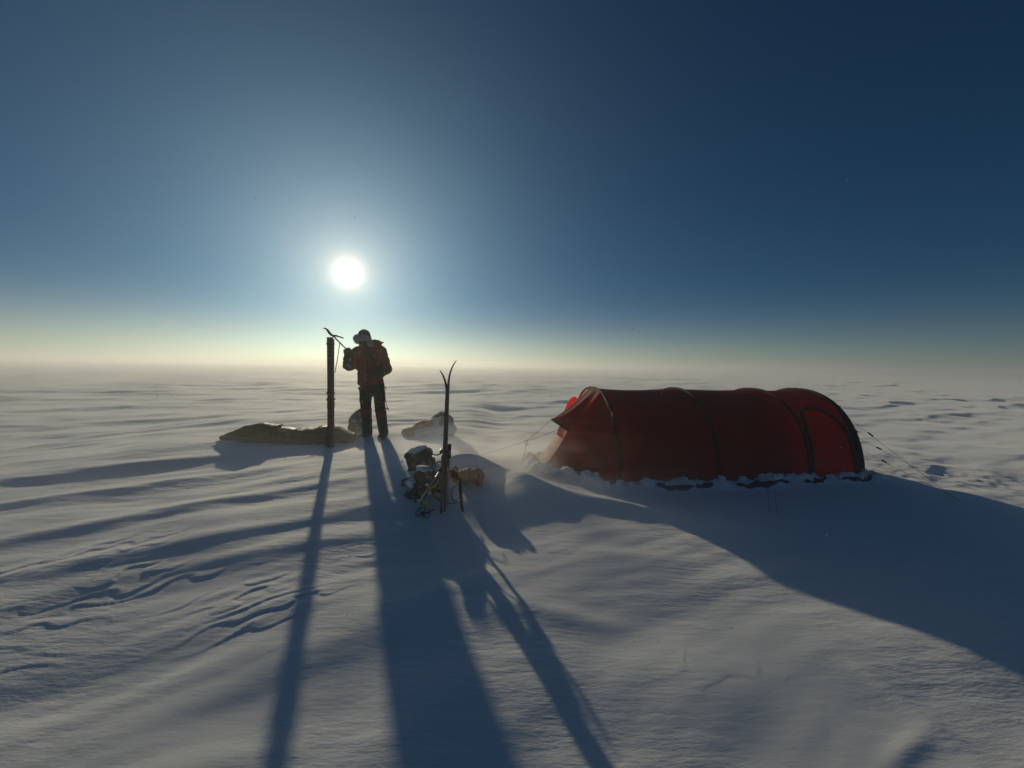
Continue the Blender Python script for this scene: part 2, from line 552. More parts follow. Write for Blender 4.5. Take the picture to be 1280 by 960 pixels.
    # trampled snow at the tent's right end
    tr = bump(x, y, 5.9, 5.3, 1, 1.1, 0.7, 0, 2)
    h = h + tr * (0.035 * gn(x / 0.28, y / 0.22, 33) + 0.014 * gn(x / 0.10, y / 0.08, 34))
    return h


def Hz(x, y):
    return float(H(np.array([x]), np.array([y]))[0])


# ------------------------------------------------------------------ snow ground
def build_ground():
    th = np.concatenate([np.linspace(R(-180), R(-64), 40, endpoint=False), np.linspace(R(-64), R(64), 900, endpoint=False), np.linspace(R(64), R(180), 40, endpoint=False)])
    r = np.concatenate([np.geomspace(0.25, 1.1, 14, endpoint=False), np.geomspace(1.1, 12, 520, endpoint=False), np.geomspace(12, 200, 300, endpoint=False), np.geomspace(200, 3000, 60)])
    na, nr = len(th), len(r)
    Rr, Th = np.meshgrid(r, th, indexing='ij')
    X, Y = Rr * np.sin(Th), Rr * np.cos(Th)
    Z = H(X, Y)
    V = np.empty((nr * na + 1, 3), np.float32)
    V[:-1, 0] = X.ravel(); V[:-1, 1] = Y.ravel(); V[:-1, 2] = Z.ravel()
    V[-1] = (0, 0, Hz(0, 0))
    i, j = np.meshgrid(np.arange(nr - 1), np.arange(na), indexing='ij')
    j2 = (j + 1) % na
    q = np.stack([i * na + j, (i + 1) * na + j, (i + 1) * na + j2, i * na + j2], -1).reshape(-1, 4)[:, ::-1]
    jj = np.arange(na)
    tri = np.stack([np.full(na, nr * na), jj, (jj + 1) % na], -1)[:, ::-1]
    me = bpy.data.meshes.new("ground")
    me.vertices.add(len(V)); me.vertices.foreach_set('co', V.ravel())
    nl = q.size + tri.size
    me.loops.add(nl)
    me.loops.foreach_set('vertex_index', np.concatenate([q.ravel(), tri.ravel()]).astype(np.int32))
    npoly = len(q) + len(tri)
    me.polygons.add(npoly)
    me.polygons.foreach_set('loop_start', np.concatenate([np.arange(len(q)) * 4, len(q) * 4 + np.arange(len(tri)) * 3]).astype(np.int32))
    me.update(calc_edges=True)
    me.validate()
    o = link("ground", me, 'snow')
    o['kind'] = 'structure'
    o['label'] = 'wind-carved snow field reaching to the horizon'
    return o


ground = build_ground()

# ------------------------------------------------------------------ tent
POLES = (0.0, 1.28, 2.536, 3.306)


def arch(phi, hw=T_HW, h=T_H):
    c, s = math.cos(phi), math.sin(phi)
    return -hw * (abs(c) ** 0.88) * (1 if c > 0 else -1), h * s ** 0.90


tent = thing('tent', 'red tunnel tent with four dark pole arches, half banked with snow', 'tent', (T_C0[0], T_C0[1], 0.0), T_ANG)


def shell_pt(t, phi, off=0.0, sag=0.016):
    """point on the shell, in the tent's own axes (x along the tent, y away from the camera)"""
    k = 0
    while k < 2 and t > POLES[k + 1]: k += 1
    u = (t - POLES[k]) / (POLES[k + 1] - POLES[k])
    L = POLES[k + 1] - POLES[k]
    f = 1 - sag * L * 4 * u * (1 - u) * (0.35 + 0.65 * math.sin(phi))
    y, z = arch(phi)
    ny, nz = math.cos(phi) * -1 / T_HW, math.sin(phi) / T_H
    l = math.hypot(ny, nz)
    wr = (0.012 * float(gn(t * 1.1, phi * 4 + k * 9, 60)) + 0.005 * float(gn(t * 1.6 + phi, phi * 14 + k * 5, 62))) * 4 * u * (1 - u)
    return Vector((t, y * f + ny / l * (off + wr), z * f + nz / l * (off + wr) - 0.03))


def surf(name, fn, nu, nv, mat, parent, thick=0.0):
    vs = [fn(i / nu, j / nv) for i in range(nu + 1) for j in range(nv + 1)]
    fs = [(i * (nv + 1) + j, (i + 1) * (nv + 1) + j, (i + 1) * (nv + 1) + j + 1, i * (nv + 1) + j + 1) for i in range(nu) for j in range(nv)]
    return pyd(name, vs, fs, mat, parent)


for k in range(3):
    a, b = POLES[k], POLES[k + 1]
    if k < 2:
        surf('shell_panel', lambda u, v: shell_pt(a + (b - a) * u, math.pi * v), 26, 64, 'tent_red', tent)
    else:                                                     # the last bay has an opening for the vent strip above its door
        nu, nv = 40, 180
        vs = [shell_pt(a + (b - a) * i / nu, math.pi * j / nv) for i in range(nu + 1) for j in range(nv + 1)]
        fs = []
        for i in range(nu):
            for j in range(nv):
                uu, ph = (i + 0.5) / nu, 180 * (j + 0.5) / nv
                if 0.10 < uu < 0.90 and 112 < ph < 164: continue
                if 0.21 < uu < 0.66 and 46 < ph < 51 - 3.2 * max(0, uu - 0.4): continue
                fs.append((i * (nv + 1) + j, (i + 1) * (nv + 1) + j, (i + 1) * (nv + 1) + j + 1, i * (nv + 1) + j + 1))
        pyd('shell_panel', vs, fs, 'tent_red', tent)
surf('added_far_panel', lambda u, v: shell_pt(POLES[2] + (POLES[3] - POLES[2]) * (0.09 + 0.82 * u), R(111 + 54 * v), -0.003), 14, 20, 'tent_thin', tent)  # unseen thin panel, added so sunlight through the far wall brightens the vent
# rear end wall
def rear(u, v):
    p = shell_pt(POLES[3], math.pi * v)
    q = Vector((POLES[3] + 0.34, p.y * 0.35, -0.03 + 0.10 * math.sin(math.pi * v)))
    return p.lerp(q, u)
surf('rear_wall', rear, 10, 48, 'tent_red', tent)
# pole sleeves, with the bent pole inside reading as a rib
for k, t in enumerate(POLES):
    pts = [shell_pt(t, math.pi * i / 60, 0.012) for i in range(61)]
    s = tube('pole_sleeve', pts, 0.016 if k < 3 else 0.021, 'black', tent, 8)
    for ph in (0.18, 0.30):
        tube('sleeve_clip', [shell_pt(t - 0.03, math.pi * ph, 0.02), shell_pt(t + 0.03, math.pi * ph, 0.02)], 0.012, 'black', tent, 6)
# wide dark trim along the last arch
def trim4(u, v):
    return shell_pt(POLES[3] - 0.085 * u * (0.35 + 0.65 * math.cos(math.pi * 0.5 * min(1, v * 1.6)) ** 0.7 if v < 0.6 else 0.35), math.pi * 0.5 * v, 0.006)
surf('edge_trim', trim4, 3, 30, 'black', tent)

# inner tent of yellow cloth
def inner(u, v):
    y, z = arch(math.pi * v, T_HW - 0.12, T_H - 0.10)
    e = 1 - 0.08 * (2 * u - 1) ** 2
    return Vector((0.12 + 2.3 * u, y * e, z * e))
inn = surf('inner_tent', inner, 8, 24, 'inner', tent)
for uu in (0, 1):
    vs = [inner(uu, j / 24) for j in range(25)]
    pyd('inner_wall', vs, [tuple(range(25))], 'inner', tent)

# door in the last bay: dark zip trim, lighter vent strip near its top
PW = POLES[3] - POLES[2]
door_path = [(0.07, 1.5), (0.085, 14), (0.10, 28), (0.13, 40), (0.19, 48), (0.30, 52.5), (0.46, 53.5), (0.62, 51), (0.74, 46), (0.82, 38), (0.86, 26), (0.88, 12), (0.885, 1.5)]
dp = bez([(a, b, 0) for a, b in door_path], 8)
door = ribbon('door_zip', [shell_pt(POLES[2] + PW * p.x, R(p.y), 0.010) for p in dp], (1, 0, 0), 0.001, 'black', tent)
bpy.data.objects.remove(door)
pts = [shell_pt(POLES[2] + PW * p.x, R(p.y), 0.004) for p in dp]
door = tube('door_zip', pts, 0.024, 'black', tent, 8)
def vent(u, v):
    ph = R(45.5) + R(6.0) * v * (1 - 0.55 * max(0, u - 0.45))
    return shell_pt(POLES[2] + PW * (0.20 - 0.02 * (1 - v) + 0.50 * u), ph, 0.007)
surf('door_vent', vent, 16, 5, 'gauze', tent)
for a, b in ((0.42, 9.0), (0.36, 24)):
    p = shell_pt(POLES[2] + PW * a, R(b), 0.012)
tube('zip_pull', [shell_pt(POLES[2] + PW * 0.28, R(13), 0.012), shell_pt(POLES[2] + PW * 0.36, R(12), 0.014)], 0.009, 'black', tent, 6)

# front vestibule
E = [(-0.84, -0.24, -0.02), (-0.70, -0.23, 0.13), (-0.58, -0.22, 0.28), (-0.48, -0.21, 0.44), (-0.42, -0.22, 0.57), (-0.28, -0.26, 0.76), (-0.13, -0.31, 0.97), (0.0, -0.33, 1.115)]
Eb = bez(E, 6)
def edge(s):
    x = s * (len(Eb) - 1); i = min(int(x), len(Eb) - 2)
    return Eb[i].lerp(Eb[i + 1], x - i)
y33 = math.acos((0.33 / T_HW) ** (1 / 0.88))
def side(sign):
    def f(u, v):
        e = edge(v).copy()
        a = shell_pt(0, y33 * v)
        g = e.lerp(a, u)
        s = math.sin(math.pi * u) * math.sin(math.pi * min(1, v * 0.9 + 0.05))
        g.y += 0.10 * s; g.x += 0.03 * s
        g += Vector((0, 0, 0.006 * float(gn(u * 3, v * 5, 61))))
        g.y *= sign
        return g
    return f
surf('vestibule_panel', side(1), 20, 28, 'tent_red', tent)
surf('vestibule_panel', side(-1), 20, 28, 'tent_red', tent)
def centre(u, v):
    e = edge(u * 0.43)
    return Vector((e.x - 0.02 * math.sin(math.pi * v), e.y + (-2 * e.y) * v, e.z))
surf('front_panel', centre, 14, 8, 'tent_red', tent)
# vent under the hood: two thin triangles with the dark gap between
def ve(u, v):
    a = edge(0.43); b = edge(0.60)
    p = a.lerp(b, u) if v <= 0.5 else a.lerp(b, u)
    y = a.y * (1 - 2 * v)
    return Vector((a.x + (b.x - a.x) * u + 0.05 * (1 - abs(2 * v - 1)), y, a.z + (b.z - a.z) * u))
surf('vent_gauze', ve, 6, 8, 'tent_thin', tent)
# hood: from the arch top out to a stiffened lip
def hood(u, v):
    ph = y33 + (math.pi - 2 * y33) * v
    a = shell_pt(0, ph, 0.004)
    w = 2 * v - 1
    lip = Vector((-0.60 + 0.17 * abs(w) ** 1.5, 0.30 * w, 0.69 - 0.115 * abs(w) ** 1.4))
    g = a.lerp(lip, u)
    g.z -= 0.045 * math.sin(math.pi * u) * (1 - 0.5 * abs(w)) + 0.02 * math.sin(math.pi * u) * math.cos(w * 9)
    return g
surf('hood', hood, 18, 24, 'tent_red', tent)
tube('hood_lip', [hood(1.0, j / 24) + Vector((0, 0, -0.004)) for j in range(25)], 0.016, 'black', tent, 6)
# patch of thin cloth raised on the far shoulder of the hood
def flap(u, v):
    a = hood(0.30 + 0.42 * u, 0.93)
    return a + Vector((-0.02 * v, 0.02 * v, 0.13 * v * math.sin(math.pi * (0.12 + 0.8 * u))))
surf('far_flap', flap, 10, 4, 'tent_thin', tent)
# gathered seam on the arch beside the hood
tube('toggle', [shell_pt(-0.0, R(41), 0.03), shell_pt(0.0, R(47), 0.035)], 0.018, 'black', tent, 6)

# skirt of dark blue cloth showing through the snow
for a, b, s in ((0.40, 1.12, 1), (1.42, 2.12, 2), (2.34, 2.66, 3), (2.88, 3.32, 4)):
    def sk(u, v):
        t = a + (b - a) * u
        y = -T_HW - 0.13 - 0.045 * float(gn(u * 2.5, s * 3.3, 72)) - (0.05 + 0.05 * float(gn(u * 3.1 + 4, s * 1.7, 73))) * math.sin(math.pi * u) ** 0.4 * v
        wx, wy = T_C0 + T_AX * t + T_PERP * y
        return Vector((t, y, Hz(wx, wy) + 0.030 - 0.045 * v + 0.015 * float(gn(u * 6, v + s * 3, 71))))
    surf('snow_skirt', sk, 24, 4, 'navy', tent)


def to_tent(p):
    """world point -> tent axes"""
    d = np.array([p[0], p[1]]) - T_C0
    return Vector((d @ T_AX, d @ T_PERP, p[2]))


def gp(px, py, it=4):
    """where a pixel's ray meets the snow"""
    z = 0.0
    for _ in range(it):
        p = at_z(px, py, z); z = Hz(p.x, p.y)
    return Vector((p.x, p.y, z))


def line(a, b, r=0.0035, sag=0.01, mat='cord', parent=tent, name='guy_line'):
    a, b = Vector(a), Vector(b)
    pts = [a.lerp(b, i / 12) - Vector((0, 0, sag * 4 * (i / 12) * (1 - i / 12))) for i in range(13)]
    return tube(name, pts, r, mat, parent, 5)


lip = hood(1.0, 0.5)
ring_w = at_y(658, 551, 5.6)
ring_l = to_tent(ring_w)
line(lip, ring_l, 0.003)
line(hood(1.0, 0.12), ring_l + Vector((0.02, 0, 0.0)), 0.003)
far_w = at_y(600, 566, 5.9); line(ring_l, to_tent((far_w.x, far_w.y, Hz(far_w.x, far_w.y))), 0.003)
rr = [ring_l + Vector((0.02 * math.cos(t), 0.006 * math.cos(t), -0.028 + 0.034 * math.sin(t))) for t in [2 * math.pi * i / 16 for i in range(16)]]
tube('tension_ring', rr, 0.005, 'black', tent, 6, closed=True)
pg = gp(651, 580)
line(ring_l - Vector((0, 0, 0.06)), to_tent((pg.x, pg.y, pg.z - 0.03)), 0.004, 0.0, 'black')
e1 = gp(1196, 622); e2 = gp(1210, 628); e3 = gp(1180, 600)
for ph, e, tt in ((44, e1, 3.31), (20, e2, 3.31), (28, e3, 3.31)):
    st = shell_pt(tt, R(ph), 0.02)
    en = to_tent((e.x, e.y, e.z - 0.02))
    line(st, en, 0.0020)
    mpt = st.lerp(en, 0.22)
    tube('line_runner', [mpt, st.lerp(en, 0.27)], 0.010, 'black', tent, 6)
for px, py, tt, ph in ((930, 650, 2.0, 22), (985, 655, 1.28, 40)):
    pass
n1 = gp(962, 640); n2 = gp(972, 643)
line(shell_pt(1.95, R(20), 0.0), to_tent((n1.x, n1.y, n1.z)), 0.002)
line(shell_pt(2.02, R(20), 0.0), to_tent((n2.x, n2.y, n2.z)), 0.002)
s0 = to_tent(gp(708, 590)); line(shell_pt(0.0, R(42), 0.03), s0, 0.002)

# ------------------------------------------------------------------ lumps of snow on the skirt
lump_spots = []
rs = random.Random(5)
for t in np.arange(-0.05, 3.30, 0.10):
    if rs.random() < 0.62:
        lump_spots.append((t + rs.uniform(-0.05, 0.05), -T_HW - rs.uniform(0.03, 0.10), rs.choice((0.035, 0.05, 0.06, 0.08, 0.10))))
for i in range(18):
    q = rs.uniform(-0.9, 0.0)
    lump_spots.append((q, -T_HW * (1 - 0.75 * min(1, -q / 0.85)) - rs.uniform(0.02, 0.16), rs.uniform(0.04, 0.09)))
lump_spots.append((0.30, -T_HW - 0.12, 0.115))
lump_meshes = []
for k in range(9):
    bm = bmesh.new()
    for i in range(15):
        d_ = Vector((rs.gauss(0, 1), rs.gauss(0, 1), rs.gauss(0, 0.8))).normalized() * rs.uniform(0.75, 1.1)
        bm.verts.new(d_)
    res = bmesh.ops.convex_hull(bm, input=bm.verts[:])
    junk = list({g for g in list(res['geom_interior']) + list(res['geom_unused']) if isinstance(g, bmesh.types.BMVert)})
    if junk: bmesh.ops.delete(bm, geom=junk, context='VERTS')
    bmesh.ops.bevel(bm, geom=bm.edges[:], offset=0.07, segments=1)
    bmesh.ops.triangulate(bm, faces=bm.faces[:])
    for _ in range(2):
        bmesh.ops.subdivide_edges(bm, edges=[e for e in bm.edges if e.calc_length() > 0.16], cuts=1, use_grid_fill=True)
        bmesh.ops.triangulate(bm, faces=bm.faces[:])
    o1 = rs.uniform(0, 50)
    for v in bm.verts:
        c = v.co
        f = 1 + 0.16 * float(gn(c.x * 2.1 + c.z * 1.7 + o1, c.y * 2.3 - c.z, 80)) + 0.14 * float(gn(c.x * 5 + c.z * 4, c.y * 5 + o1, 81)) + 0.07 * float(gn(c.x * 11 + c.z * 9, c.y * 11 + o1, 82))
        v.co = c * f
        v.co.z *= 0.7
    me = bpy.data.meshes.new('snow_lump'); bm.normal_update(); bm.to_mesh(me); bm.free()
    me.materials.append(M['snow'])
    lump_meshes.append(me)
for i, (t, y, s) in enumerate(lump_spots):
    w = T_C0 + T_AX * t + T_PERP * y
    o = bpy.data.objects.new('snow_lump', lump_meshes[(i * 4 + i // 3) % 9]); C.objects.link(o)
    o.location = (w[0], w[1], Hz(w[0], w[1]) + s * 0.18)
    o.scale = (s * rs.uniform(0.9, 1.9), s * rs.uniform(0.8, 1.1), s * rs.uniform(0.8, 1.15))
    o.rotation_euler = (rs.uniform(-0.2, 0.2), rs.uniform(-0.2, 0.2), rs.uniform(0, 6.28))
    if i == len(lump_spots) - 1: lab = "largest block of snow on the skirt beside the first pole arch"
    elif t < 0.0: lab = "broken lump of snow heaped round the tent's sloping front end"
    elif t < 1.28: lab = "broken lump of snow against the tent wall between first and second arch"
    elif t < 2.536: lab = "broken lump of snow against the tent wall between second and third arch"
    else: lab = "broken lump of snow below the tent's rear door"
    tag(o, lab, 'snow lump', "snow lumps along the tent's foot")

# ------------------------------------------------------------------ skis
def ski_mesh(length, width, tip=0.22, curve=0.17, th=0.014, n=48, bow=0.0, square=False):
    """a ski standing on its tail along +Z: width along X, thickness along Y, tip bends towards -Y"""
    vs, fs = [], []
    for i in range(n + 1):
        s = i / n
        z = length * s
        k = max(0.0, (z - (length - tip)) / tip)
        y = -curve * k ** 2.2 + bow * math.sin(math.pi * s)
        zz = z - 0.35 * curve * k ** 2.5
        w = width * (0.90 + 0.16 * abs(2 * s - 1) ** 2)
        if k > 0.45 and not square: w *= max(0.16, math.sqrt(max(0.0, 1 - ((k - 0.45) / 0.56) ** 2)))
        if s < 0.02: w *= 0.8
        t = th * (0.55 + 0.75 * math.sin(math.pi * min(1, max(0, s * 0.96 + 0.02))) ** 0.8) * (1 - 0.35 * k)
        vs += [(-w / 2, y - t / 2, zz), (w / 2, y - t / 2, zz), (w / 2 * 0.94, y + t / 2, zz), (-w / 2 * 0.94, y + t / 2, zz)]
    for i in range(n):
        for k in range(4):
            l = (k + 1) % 4
            fs.append((i * 4 + k, i * 4 + l, (i + 1) * 4 + l, (i + 1) * 4 + k))
    fs.append((3, 2, 1, 0)); e = n * 4; fs.append((e, e + 1, e + 2, e + 3))
    return vs, fs


def binding(parent, z, side, mat='steel'):
    for nm, boxes in (('toe_binding', (((0, side * 0.02, z), (0.062, 0.016, 0.16)), ((0, side * 0.042, z + 0.055), (0.075, 0.045, 0.035)), ((0.027, side * 0.034, z - 0.03), (0.012, 0.03, 0.09)), ((-0.027, side * 0.034, z - 0.03), (0.012, 0.03, 0.09)))),
                      ('heel_plate', (((0, side * 0.02, z - 0.20), (0.055, 0.022, 0.07)),))):
        blob(nm, [('box', c, tuple(v / 2 for v in q)) for c, q in boxes], 0.005, mat, parent, 1)


# edge-on pair by the gear pile
base = gp(553, 639)
top = at_y(561, 480, base.y + 0.02)
for k, (bx, mx, my, tipx, tipy, label) in enumerate(((-0.016, 0, 0, 0, 0, 'dark touring ski planted beside the gear pile, tip bending towards the ice axe'),
                                                       (0.014, 0, 0, 0, 0, 'taller dark touring ski planted beside the gear pile, tip bending towards the tent'))):
    ln = (1.47, 1.57)[k]
    t = thing('ski', label, 'ski', (base.x + bx, base.y + (0.0, 0.05)[k], base.z - 0.10), 0, 'skis planted at the gear pile')
    # rotate so the edge faces the camera: width along view, bend to the left or right
    t.rotation_euler = (0, (R(1.0), R(2.2))[k], (-math.pi / 2, math.pi / 2)[k] + 0.06)
    if k == 0:
        t.rotation_euler = (R(-2.2), 0, -math.pi / 2 + 0.05)
    else:
        t.rotation_euler = (R(1.25), 0, math.pi / 2 + 0.10)
    v, f = ski_mesh(ln, 0.072, 0.26, 0.065 if k else 0.07, 0.019, bow=(0.004, 0.006)[k])
    pyd('ski_blade', v, f, 'ski_dark', t)
    binding(t, 0.62, 1, 'ski_dark')

# flat-on pair, strapped base to base, holding the ice axe on its top
b2 = gp(413, 559)
for k, lab in ((0, 'dark red ski of the upright strapped pair beside the person, bindings outward'), (1, 'ski behind the dark red one in the strapped upright pair')):
    t = thing('ski', lab, 'ski', (b2.x + 0.006 * k, b2.y + 0.026 * k, b2.z - 0.12), 0.12, 'skis strapped upright beside the person')
    t.rotation_euler = (0, R(0.2), 0.12)
    # tail up: build upside down, tip buried
    v, f = ski_mesh((1.80, 1.775)[k], 0.088, 0.05, 0.0, 0.018, square=True)
    nv = []
    for (x, y, z) in v:
        zz = z
        nv.append((x, y, zz))
    pyd('ski_blade', nv, f, 'ski_red' if k == 0 else 'ski_dark', t)
    binding(t, 0.80, -1 if k == 0 else 1, 'black')
    if k == 0:
        for z in (0.95, 1.70, 0.30):
            loop = [(0.052 * math.cos(a), 0.012 + 0.032 * math.sin(a), z) for a in [2 * math.pi * i / 20 for i in range(20)]]
            tube('ski_strap', loop, 0.011, 'black', t, 6, closed=True, flat=1.6)

# ------------------------------------------------------------------ person
pf = gp(470, 546)
PS = 1.0
pxm = pf.y / FPX                                  # metres per pixel at the person's distance
def PP(px, py, dy=0.0):
    """photo pixel -> the person's own axes"""
    w = at_y(px, py, pf.y + dy)
    return Vector((w.x - pf.x, dy, w.z - pf.z))


person = thing('person', 'person in rust red parka and fur trapper hat standing beside upright skis', 'person', (pf.x, pf.y, pf.z), 0)
hip_l, hip_r = PP(456.5, 487), PP(473.5, 487)
kn_l, kn_r = PP(457.5, 512, -0.04), PP(475.5, 512, -0.03)
an_l, an_r = PP(459.5, 541, 0.02), PP(479.5, 541, 0.03)
to_l, to_r = an_l + Vector((-0.05, -0.17, -0.045)), an_r + Vector((0.02, -0.18, -0.045))
pel = PP(465, 480)
chest = PP(462, 452)
neck = PP(459, 432, -0.02)
head = PP(454.5, 424.5, -0.05)
sh_l, sh_r = PP(447, 440, -0.02), PP(476, 440, 0.02)
el_l, ha_l = PP(437, 457, -0.10), PP(436, 440, -0.22)
el_r, ha_r = PP(483, 461, 0.02), PP(473, 468, -0.20)
body = blob('body', [
    ('ell', pel, (0.17, 0.13, 0.14)), ('ell', chest, (0.19, 0.13, 0.24)), ('cap', pel, chest, 0.13, 0.14),
    ('cap', chest + Vector((0, 0, 0.15)), neck, 0.09, 0.065), ('cap', neck, head, 0.06, 0.07),
    ('ell', head + Vector((0, 0, 0.01)), (0.078, 0.095, 0.115)), ('ell', head + Vector((-0.045, -0.085, -0.02)), (0.018, 0.026, 0.022)),
    ('ell', head + Vector((-0.03, -0.05, -0.075)), (0.04, 0.04, 0.035)),
    ('cap', hip_l, kn_l, 0.09, 0.06), ('cap', kn_l, an_l, 0.06, 0.045), ('cap', an_l, to_l, 0.045, 0.035),
    ('cap', hip_r, kn_r, 0.09, 0.06), ('cap', kn_r, an_r, 0.06, 0.045), ('cap', an_r, to_r, 0.045, 0.035),
    ('cap', sh_l, el_l, 0.06, 0.045), ('cap', el_l, ha_l, 0.045, 0.035), ('cap', sh_r, el_r, 0.06, 0.045), ('cap', el_r, ha_r, 0.045, 0.035)],
    0.018, 'skin', person, 3)
# parka: torso and sleeves
hem = PP(464, 484)
jk = blob('jacket', [
    ('ell', PP(463, 470), (0.225, 0.18, 0.22)), ('ell', PP(463.5, 478), (0.232, 0.18, 0.12)), ('ell', PP(462, 455), (0.24, 0.18, 0.26)),
    ('ell', PP(462, 443), (0.25, 0.16, 0.14)), ('cap', PP(460, 437), PP(457, 431, -0.03), 0.12, 0.105),
    ('cap', sh_l, el_l, 0.105, 0.10), ('cap', el_l, el_l.lerp(ha_l, 0.55), 0.10, 0.085),
    ('cap', sh_r, el_r, 0.115, 0.10), ('cap', el_r, el_r.lerp(ha_r, 0.7), 0.10, 0.085)],
    0.02, 'jacket', person, 5, disp=0.045, dscale=0.10, disp2=0.02, d2scale=0.035)
tube('hem_band', [hem + Vector((0.205 * math.cos(a) - 0.005, 0.16 * math.sin(a), -0.02)) for a in [2 * math.pi * i / 28 for i in range(28)]], 0.016, 'jacket', jk, 6, closed=True, flat=1.5)
ribbon('chest_strap', bez([PP(459, 435, -0.16), PP(463, 448, -0.215), PP(469, 460, -0.21), PP(474, 466, -0.19)], 6), (0.4, 0, 0.5), 0.05, 'black', jk, 0.012)
tube('zip', bez([PP(457, 437, -0.17), PP(459, 455, -0.215), PP(460, 484, -0.205)], 8), 0.009, 'black', jk, 6)
for x0, y0 in ((452, 466), (468, 472)):
    ribbon('pocket', [PP(x0 - 5, y0 + 1, -0.19), PP(x0 + 5, y0 - 1.5, -0.205)], (0, 0, 1), 0.05, 'jacket', jk, 0.03)
# hood folded back behind the right shoulder, with its stiff brim
hd = blob('hood', [('ell', PP(469, 433, 0.08), (0.13, 0.13, 0.08), (0, 0.25, 0)), ('ell', PP(470, 428, 0.08), (0.10, 0.10, 0.05), (0, 0.1, 0)), ('cap', PP(472, 430.5, 0.06), PP(479.5, 427.5, 0.04), 0.042, 0.012)],
          0.013, 'jacket', jk, 2, disp=0.03, dscale=0.06)
# trousers with red knee panels, boots
blob('trousers', [
    ('ell', pel + Vector((0, 0, -0.05)), (0.215, 0.16, 0.17)), ('cap', hip_l + Vector((0, 0, -0.03)), kn_l, 0.110, 0.092), ('cap', hip_r + Vector((0, 0, -0.03)), kn_r, 0.110, 0.092),
    ('cap', kn_l, an_l.lerp(kn_l, 0.2), 0.098, 0.088), ('cap', kn_r, an_r.lerp(kn_r, 0.2), 0.098, 0.088)],
    0.018, 'pants', person, 4, disp=0.035, dscale=0.09, disp2=0.015, d2scale=0.03)
for kn, an, to in ((kn_l, an_l, to_l), (kn_r, an_r, to_r)):
    kp = blob('knee_panel', [('cap', kn.lerp(an, 0.02), kn.lerp(an, 0.24), 0.100, 0.095)], 0.014, 'redpatch', person, 2, disp=0.025, dscale=0.05)
    blob('boot', [('cap', kn.lerp(an, 0.45), an, 0.092, 0.088), ('ell', an.lerp(to, 0.35) + Vector((0, 0, -0.02)), (0.075, 0.14, 0.055)), ('ell', to, (0.066, 0.10, 0.045))], 0.015, 'boot', person, 3, disp=0.02, dscale=0.05)
for px, py in ((481, 485), (484, 511)):
    p = PP(px, py, -0.05)
    tg = tube('zip_tab', [p + Vector((-0.03, 0, 0)), p + Vector((0.03, -0.01, 0.01))], 0.008, 'black', person, 6)
    tube('cord_end', [p + Vector((0.0, 0, 0.035)), p + Vector((0.025, 0, -0.035))], 0.006, 'black', tg, 5)
tube('side_cord', bez([PP(481, 487, -0.04), PP(482, 500, -0.05), PP(484, 511, -0.05)], 5), 0.005, 'redpatch', person, 5)
# gauntlet mittens; the left one closed round the axe shaft
AD = b2.y - pf.y - 0.035
AXE_T = PP(417, 420.5, AD); AXE_H = PP(434, 437.5, -0.27)
def mitten(w, h, d, thumb):
    return blob('mitten', [('cap', w, w.lerp(h, 0.5), 0.092, 0.085), ('cap', w.lerp(h, 0.4), h, 0.078, 0.068), ('ell', h + d * 0.03, (0.078, 0.072, 0.070)), ('cap', h + thumb * 0.3, h + thumb, 0.032, 0.026)],
                0.013, 'boot', person, 3, disp=0.02, dscale=0.05)
mitten(el_l.lerp(ha_l, 0.10) + Vector((-0.015, -0.03, -0.02)), Vector(ha_l), Vector((0, -1, 0)), Vector((0.02, -0.06, 0.06)))
mitten(el_r.lerp(ha_r, 0.55), Vector(ha_r), Vector((-0.6, -0.6, 0)), Vector((-0.06, -0.03, 0.05)))
# trapper hat: navy crown, grey fur brim and ear flaps, dark goggles beneath
hat = blob('hat', [('ell', PP(455.5, 420.5, -0.05), (0.108, 0.115, 0.125), (0, -0.15, 0))], 0.012, 'hat', person, 2, disp=0.012, dscale=0.05)
fur = blob('fur_flap', [('cap', PP(447.5, 423.5, -0.14), PP(457, 423, -0.16), 0.082, 0.070), ('cap', PP(447.5, 424, -0.12), PP(448, 426, -0.02), 0.08, 0.06),
                        ('cap', PP(459, 424, -0.13), PP(463.5, 431, -0.10), 0.070, 0.048), ('cap', PP(460, 423, -0.06), PP(462, 430, -0.04), 0.05, 0.05)],
           0.011, 'fur', hat, 2, disp=0.035, dscale=0.03, disp2=0.02, d2scale=0.012)
blob('face_mask', [('ell', PP(455, 430.5, -0.10), (0.085, 0.08, 0.085))], 0.012, 'jacket', person, 2, disp=0.015, dscale=0.04)
tube('goggles', [PP(450, 428, -0.165), PP(453, 428.5, -0.19), PP(458, 428.5, -0.185)], 0.026, 'goggle', person, 8)

# ------------------------------------------------------------------ ice axe, its head resting on the skis' top
axe = thing('ice_axe', 'ice axe held in the mittened hand, its curved head over the upright skis', 'ice axe', (pf.x, pf.y, pf.z))
tip = PP(404.5, 410.5, AD); p1 = PP(408, 411, AD); p2 = PP(412, 416.5, AD); p3 = PP(416.5, 419.8, AD)
a1 = PP(421, 419.8, AD); a2 = PP(429.5, 422.8, AD)
tube('axe_head', bez([tip, p1, p2, p3, a1, a2], 6), [0.010 + 0.012 * math.sin(math.pi * min(1, i / 30)) for i in range(31)], 'ski_dark', axe, 6, flat=0.9)
tube('shaft', [AXE_T, AXE_T.lerp(AXE_H, 1.25)], 0.0125, 'ski_dark', axe, 8, flat=0.7)
tube('lanyard', bez([AXE_T.lerp(AXE_H, 0.42), PP(424, 434, AD * 0.7), PP(421.5, 450, AD), PP(418.5, 466, AD)], 8), 0.006, 'cord', axe, 5)

